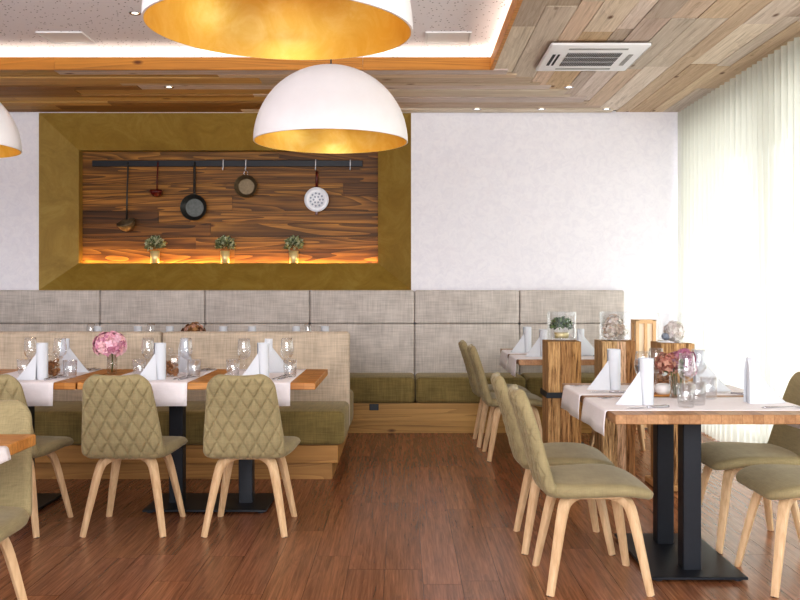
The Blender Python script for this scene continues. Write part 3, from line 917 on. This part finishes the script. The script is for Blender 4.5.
# ladle
t = hang('ladle', 'large dark iron ladle on the longest handle, first from the niche corner', 'ladle', 127)
zb = nz(226)-(RZ-.02)
obj('handle', T([(0, .035, .03), (0, .03, 0), (0, .0, zb*.5), (0, -.01, zb+.06)], [.006, .007, .007, .009], 8), M['iron'], t, True)
bm = L([(.0, -.085), (.04, -.075), (.07, -.047), (.086, -.005), (.088, .012), (.083, .01), (.066, -.04), (.035, -.066), (0, -.076)], 28)
bmesh.ops.rotate(bm, verts=bm.verts, cent=(0, 0, 0), matrix=Matrix.Rotation(.45, 3, 'X') @ Matrix.Rotation(-.2, 3, 'Y')); bmesh.ops.translate(bm, verts=bm.verts, vec=(0, -.03, zb+.025))
obj('bowl', bm, M['tin'], t, True)
# small maroon ladle
t = hang('small_ladle', 'small maroon enamel ladle hanging from the rail', 'ladle', 157)
zb = nz(193)-(RZ-.02)
obj('handle', T([(0, .035, .03), (0, .03, 0), (0, .0, zb*.5), (0, 0, zb+.02)], .006, 8), M['maroon'], t, True)
bm = L([(0, -.056), (.034, -.048), (.056, -.02), (.062, .01), (.057, .008), (.034, -.038), (0, -.048)], 24)
bmesh.ops.translate(bm, verts=bm.verts, vec=(0, -.03, zb+.01)); obj('bowl', bm, M['maroon'], t, True)
def pan(name, label, px, py, r, mat, inner, longh):
    t = hang(name, label, 'pan', px); zc = nz(py)-(RZ-.02)
    bm = L([(0, 0), (r*.72, 0), (r*.78, .006), (r, .055), (r*1.03, .058), (r*1.03, .052), (r*.82, .0), (r*.74, -.008), (0, -.008)], 40)
    bmesh.ops.rotate(bm, verts=bm.verts, cent=(0, 0, 0), matrix=Matrix.Rotation(PI/2, 3, 'X')); bmesh.ops.translate(bm, verts=bm.verts, vec=(0, .03, zc))
    p = obj('pan_body', bm, mat, t, True, 50)
    bm = L([(0, .0), (r*.7, 0), (r*.7, .002), (0, .002)], 36)
    bmesh.ops.rotate(bm, verts=bm.verts, cent=(0, 0, 0), matrix=Matrix.Rotation(PI/2, 3, 'X')); bmesh.ops.translate(bm, verts=bm.verts, vec=(0, .029, zc))
    obj('pan_base', bm, inner, p)
    if longh: obj('handle', T([(0, .035, .03), (0, .02, -.02), (0, .015, zc+r+.02), (0, .0, zc+r*.95)], [.008, .011, .011, .012], 10, (1, .5)), M['iron'], t, True)
    else:
        bm = bmesh.new(); tube(bm, [(.02*math.cos(a), .0, zc+r+.022+.024*math.sin(a)) for a in [2*PI*k/16 for k in range(17)]], .004, 6); obj('hanging_ring', bm, M['steel'], t, True)
    return t
pan('frying_pan', 'dark grey frying pan hanging by a long handle', 194, 208, .122, M['iron'], M['pewter'], True)
pan('small_pan', 'small tarnished round pan hanging from a wire hook', 246, 187, .105, M['tin'], M['tin'], False)
t = hang('skimmer', 'white enamel skimmer with blue-grey holes and a dark red handle', 'skimmer', 316.5)
zc = nz(200)-(RZ-.02); r = .116
bm = L([(0, .0), (r*.6, .006), (r, .024), (r*1.02, .02), (r*.62, 0), (0, -.005)], 40)
bmesh.ops.rotate(bm, verts=bm.verts, cent=(0, 0, 0), matrix=Matrix.Rotation(PI/2, 3, 'X')); bmesh.ops.translate(bm, verts=bm.verts, vec=(0, .02, zc))
d = obj('disc', bm, M['enamel'], t, True)
bm = bmesh.new()
for rr, n in ((.03, 6), (.06, 11)):
    for k in range(n):
        a = 2*PI*k/n; c = (rr*math.cos(a), .0125 if rr > .05 else .016, zc+rr*math.sin(a))
        res = bmesh.ops.create_circle(bm, cap_ends=True, segments=12, radius=.0095)
        for v in res['verts']: v.co = Vector((v.co.x+c[0], c[1], v.co.y+c[2]))
obj('hole', bm, M['bluegrey'], d)
obj('handle', T([(0, .03, -.055), (0, .02, -.09), (0, .01, zc+r*.95)], [.009, .011, .012], 10, (1, .5)), M['maroon'], t, True)
obj('hanging_tip', B(-.012, .012, .0, .012, zc-r-.03, zc-r+.004, .003), M['maroon'], t)

# ------------------------------------------------------------------ timber posts with glass vases
def timber(x0, y0, label, strap=False, plinth=False, seed=1, w=.218, d=.24, h=.908):
    rnd = random.Random(seed)
    t = thing('timber_post', label, 'post', (x0, y0, 0), 0, 'timber posts between the right-hand tables')
    bm = bmesh.new(); lay = tonelayer(bm)
    cols = [srgb(204, 174, 138), srgb(180, 146, 106), srgb(214, 188, 156), srgb(170, 134, 94), srgb(194, 160, 118)]
    cut = [0, .37*w, .7*w, w] if seed % 2 else [0, .45*w, .72*w, w]
    for a, b in zip(cut, cut[1:]):
        col = jit(rnd.choice(cols), .1)
        # one slab: subdivided and roughened faces
        nx, nzv = 8, 46
        dep = rnd.uniform(-.006, .004)
        bb = bmesh.new(); box(bb, a+.001, b-.001, dep, d+rnd.uniform(-.004, .004), 0, h+rnd.uniform(-.004, .003))
        bmesh.ops.subdivide_edges(bb, edges=[e for e in bb.edges if abs(e.verts[0].co.z-e.verts[1].co.z) > .3], cuts=nzv, use_grid_fill=True)
        bmesh.ops.subdivide_edges(bb, edges=[e for e in bb.edges if abs(e.verts[0].co.x-e.verts[1].co.x) > .02 and abs(e.verts[0].co.z-e.verts[1].co.z) < .001], cuts=nx, use_grid_fill=True)
        ph = rnd.uniform(0, 9)
        for v in bb.verts:
            if v.co.y < .02:
                v.co.y += .0025*math.sin(v.co.x*230+ph+1.5*math.sin(v.co.z*5))+.002*math.sin(v.co.z*17+ph+v.co.x*60)
        vm = {v: bm.verts.new(v.co) for v in bb.verts}
        for f in bb.faces:
            nf = bm.faces.new([vm[v] for v in f.verts]); painted(bm, lay, [nf], col)
        bb.free()
    obj('timber_block', bm, M['timber'], t)
    if strap:
        obj('metal_strap', frame_ring(-.006, w+.006, -.014, d+.006, .538, .574), M['black'], t)
    if plinth:
        bm = bmesh.new(); lay = tonelayer(bm); toned_box(bm, lay, -.03, w+.005, -.05, d+.02, 0, .035, srgb(206, 164, 112), .003); obj('plinth', bm, M['fascia'], t)
    return t
def frame_ring(x0, x1, y0, y1, z0, z1, th=.006):
    bm = bmesh.new()
    box(bm, x0-th, x1+th, y0-th, y0, z0, z1); box(bm, x0-th, x1+th, y1, y1+th, z0, z1)
    box(bm, x0-th, x0, y0, y1, z0, z1); box(bm, x1, x1+th, y0, y1, z0, z1)
    return bm
timber(.947, 5.88, 'rough timber post with black metal strap, bearing the vase with a green plant', True, False, 1)
timber(1.30, 5.88, 'rough timber post bearing the vase of pale dried flowers, middle of three', False, False, 2)
timber(1.605, 5.60, 'rough timber post with pale plinth, bearing the vase of white blooms by the curtain', False, True, 3, .21)
def vase(x, y, z, label, rad=.098, h=.185):
    t = thing('glass_cylinder', label, 'glass vase', (x, y, z), 0, 'glass cylinder vases on the timber posts')
    obj('glass_wall', L([(0, 0), (rad, 0), (rad, h), (rad-.006, h), (rad-.006, .012), (0, .012)], 40), M['thickglass'], t, True, 40)
    return t
ZP = .912
vase(1.058, 6.005, ZP, 'clear glass cylinder around a green potted plant on the strapped post')
vase(1.41, 6.005, ZP, 'clear glass cylinder with pale dried flowers on the middle timber post')
vase(1.715, 5.72, ZP, 'clear glass cylinder with white blooms on the timber post by the curtain')
t = thing('potted_plant', 'bushy green plant in a low gold pot inside the glass cylinder', 'potted plant', (1.058, 6.005, ZP+.012))
obj('pot', L([(0, 0), (.045, 0), (.05, .035), (.047, .035), (0, .028)], 28), M['brass'], t, True)
bm = bmesh.new(); lay = tonelayer(bm)
leaves(bm, lay, (0, 0, .078), .062, 520, .026, [srgb(70, 96, 54), srgb(98, 124, 70), srgb(54, 78, 42), srgb(126, 148, 96)], 21, .72, -.35)
obj('foliage', bm, M['leaf'], t)
t = thing('dried_flowers', 'pale beige dried flower heads inside the glass cylinder of the middle post', 'dried flowers', (1.41, 6.005, ZP+.012))
bm = bmesh.new(); lay = tonelayer(bm)
for c, r, sd in (((-.035, -.02, .045), .042, 31), ((.035, 0, .05), .042, 32), ((0, .02, .095), .046, 33)):
    florets(bm, lay, c, r, 55, .018, [srgb(228, 216, 204), srgb(214, 198, 182), srgb(240, 232, 224), srgb(200, 178, 160)], seed=sd, lower=-.95, jr=.28)
obj('bloom', bm, M['leaf'], t)
t = thing('white_blooms', 'white hydrangea head beside a slate stone inside the glass by the curtain', 'flowers', (1.715, 5.72, ZP+.012))
bm = bmesh.new(); lay = tonelayer(bm)
florets(bm, lay, (.01, 0, .055), .055, 110, .02, [srgb(232, 222, 214), srgb(240, 232, 226), srgb(214, 200, 190)], seed=41, lower=-.95, jr=.2)
obj('bloom', bm, M['leaf'], t)
bm = bmesh.new(); bmesh.ops.create_icosphere(bm, subdivisions=3, radius=.03)
for v in bm.verts: v.co = Vector((v.co.x*.9-.052, v.co.y*.8-.02, v.co.z*.8+.024))
obj('stone', bm, M['slate'], t, True)
# pale wooden lantern at the end of the banquette
t = thing('wooden_lantern', 'pale wooden floor lantern with cream panes beside the banquette end', 'lantern', (2.15, 8.05, 0))
bm = bmesh.new()
for sx in (-1, 1):
    for sy in (-1, 1): box(bm, sx*.075-.014, sx*.075+.014, sy*.075-.014, sy*.075+.014, 0, .97)
for z in (.02, .50, .94):
    for s in (-1, 1): box(bm, -.075, .075, s*.075-.012, s*.075+.012, z, z+.03); box(bm, s*.075-.012, s*.075+.012, -.075, .075, z, z+.03)
box(bm, -.012, .012, -.087, -.063, .05, .94)
box(bm, -.089, .089, -.089, .089, .962, .972)
obj('frame', bm, M['palepine'], t)
obj('pane', B(-.066, .066, -.066, .066, .05, .94), M['warmpanel'], t)

# ------------------------------------------------------------------ pendant lamps
def pendant():
    t = thing('pendant_lamp', 'x', 'pendant lamp')
    r = .4; n = 24
    out = [(r*math.cos(PI/2*k/n), r*math.sin(PI/2*k/n)*.985) for k in range(n+1)]
    out[-1] = (0, r*.985)
    inn = [(x*.985, z*.985-.001) for x, z in out]
    bm = bmesh.new(); lathe(bm, [inn[0]]+[out[0]]+out[1:], 72)
    obj('shade', bm, M['white'], t, True, 60)
    bm = bmesh.new(); lathe(bm, [(x*.9985, z*.9985) for x, z in inn], 72)
    obj('gold_lining', bm, M['gold'], t, True)
    obj('socket', L([(0, .39), (.028, .39), (.028, .33), (0, .33)], 16), M['black'], t)
    obj('bulb', L([(0, .33), (.014, .328), (.03, .30), (.034, .28), (.026, .258), (0, .248)], 20), M['bulb'], t, True)
    obj('cord', T([(0, 0, .392), (0, 0, .7), (0, 0, 1.0)], .004, 8), M['black'], t)
    obj('cap', L([(0, .39), (.012, .392), (.01, .405), (.004, .41), (0, .41)], 16), M['black'], t)
    return Proto(t)
PD = pendant()
lamps = [((331-VX)*4.68/F, 4.68, 2.014, 'white dome lamp with gold lining hanging complete in front of the plank niche', 0), ((279.8-VX)*2.70/F, 2.70, 2.03, 'white dome lamp nearest the viewer, showing mostly its gold inside, cut by the top edge', math.radians(1.9)), ((-55-VX)*5.06/F, 5.06, 2.04, 'white dome lamp cut off by the frame edge beside the niche', 0)]
for x, y, z, lb, tilt in lamps:
    o = PD.put((x, y, z), 0, lb, 'white and gold dome lamps'); o.rotation_euler = (0, tilt, y*2)
    ld = bpy.data.lights.new('lamp_glow', 'POINT'); ld.energy = 1.3; ld.color = (1, .9, .74); ld.shadow_soft_size = .04
    lo = bpy.data.objects.new('lamp_glow', ld); C.objects.link(lo); lo.location = (x, y, z+.2)

# ------------------------------------------------------------------ ceiling fittings
t = thing('air_conditioner', 'white square ceiling air conditioner with grey grille set in the boards', 'air conditioner', (1.32, 6.34, ZC))
obj('panel', B(-.335, .335, -.36, .36, -.022, .0, .018, 3), M['whitematt'], t, True, 50)
bm = bmesh.new()
for k in range(3):
    box(bm, -.19, .185, -.175+k*.125, -.075+k*.125, -.026, -.021)
g = obj('grille', bm, M['grille'], t)
bm = bmesh.new()
for k in range(3):
    for i in range(30): box(bm, -.187+i*.0125, -.183+i*.0125, -.172+k*.125, -.078+k*.125, -.0275, -.0258)
obj('grille_slit', bm, M['darkvoid'], g)
for x0, x1, y0, y1, m in ((-.285, -.265, -.13, .17, 'darkvoid'), (-.25, -.235, -.13, .17, 'darkvoid'), (.24, .27, -.13, .17, 'slat'), (-.2, .2, -.285, -.255, 'slat')):
    obj('air_slot', B(x0, x1, y0, y1, -.0245, -.0215), M[m], t)
obj('air_slot', B(-.2, .2, .26, .29, -.0245, -.0215), M['slat'], t)
def vent(x, y, label):
    t = thing('ceiling_vent', label, 'vent', (x, y, ZT), 0, 'square vents in the white ceiling')
    obj('frame', frame_ring(-.15, .15, -.14, .14, -.009, 0, .012), M['whitematt'], t)
    obj('plate', B(-.148, .148, -.138, .138, -.006, -.001, .002), M['whitematt'], t)
vent(-2.41, 6.45, 'flat white square vent in the ceiling recess near the frame edge')
vent(.32, 6.45, 'flat white square vent in the ceiling recess above the white dome lamp')
dl = None
def down():
    t = thing('downlight', 'x', 'downlight')
    obj('ring', L([(.022, -.001), (.036, -.004), (.04, 0), (.022, .0)], 24), M['steel'], t, True)
    obj('lens', L([(0, .0), (.022, -.001), (.022, .0), (0, .001)], 20), M['spotlens'], t)
    return Proto(t)
DL = down()
for px, py, lb in ((569, 87, 'small downlight beside the air conditioner'), (541.5, 109, 'small downlight near the back wall left of another'), (606.5, 109, 'small downlight near the back wall closest to the curtain'), (477, 109, 'small downlight near the back wall just right of the niche surround'), (169, 87, 'small downlight in the boards above the plank niche')):
    Y = (ZC-EYE)*F/(VY-py); DL.put((at(px, Y), Y, ZC-.001), 0, lb, 'downlights in the board ceiling')
Y = (ZT-EYE)*F/(VY-13); DL.put((at(135, Y), Y, ZT-.001), 0, 'small downlight in the white ceiling recess', None)

# ------------------------------------------------------------------ light
w = bpy.data.worlds.new('sky'); bpy.context.scene.world = w; w.use_nodes = True
bg = w.node_tree.nodes['Background']; bg.inputs[0].default_value = (.93, .96, 1, 1); bg.inputs[1].default_value = 1.9
def area(name, loc, rot, sx, sy, e, col=(1, 1, 1)):
    l = bpy.data.lights.new(name, 'AREA'); l.shape = 'RECTANGLE'; l.size = sx; l.size_y = sy; l.energy = e; l.color = col
    o = bpy.data.objects.new(name, l); C.objects.link(o); o.location = loc; o.rotation_euler = rot; return o
area('window_daylight', (4.4, 5.0, .95), (0, PI/2, 0), 1.8, 7.5, 250, (.97, .98, 1))
area('room_fill', (-.6, -3.6, 2.3), (math.radians(90), 0, 0), 5.5, 2.0, 480, (1, .97, .97))
vs = bpy.context.scene.view_settings
vs.view_transform = 'Standard'; vs.look = 'Medium High Contrast'; vs.exposure = -.16
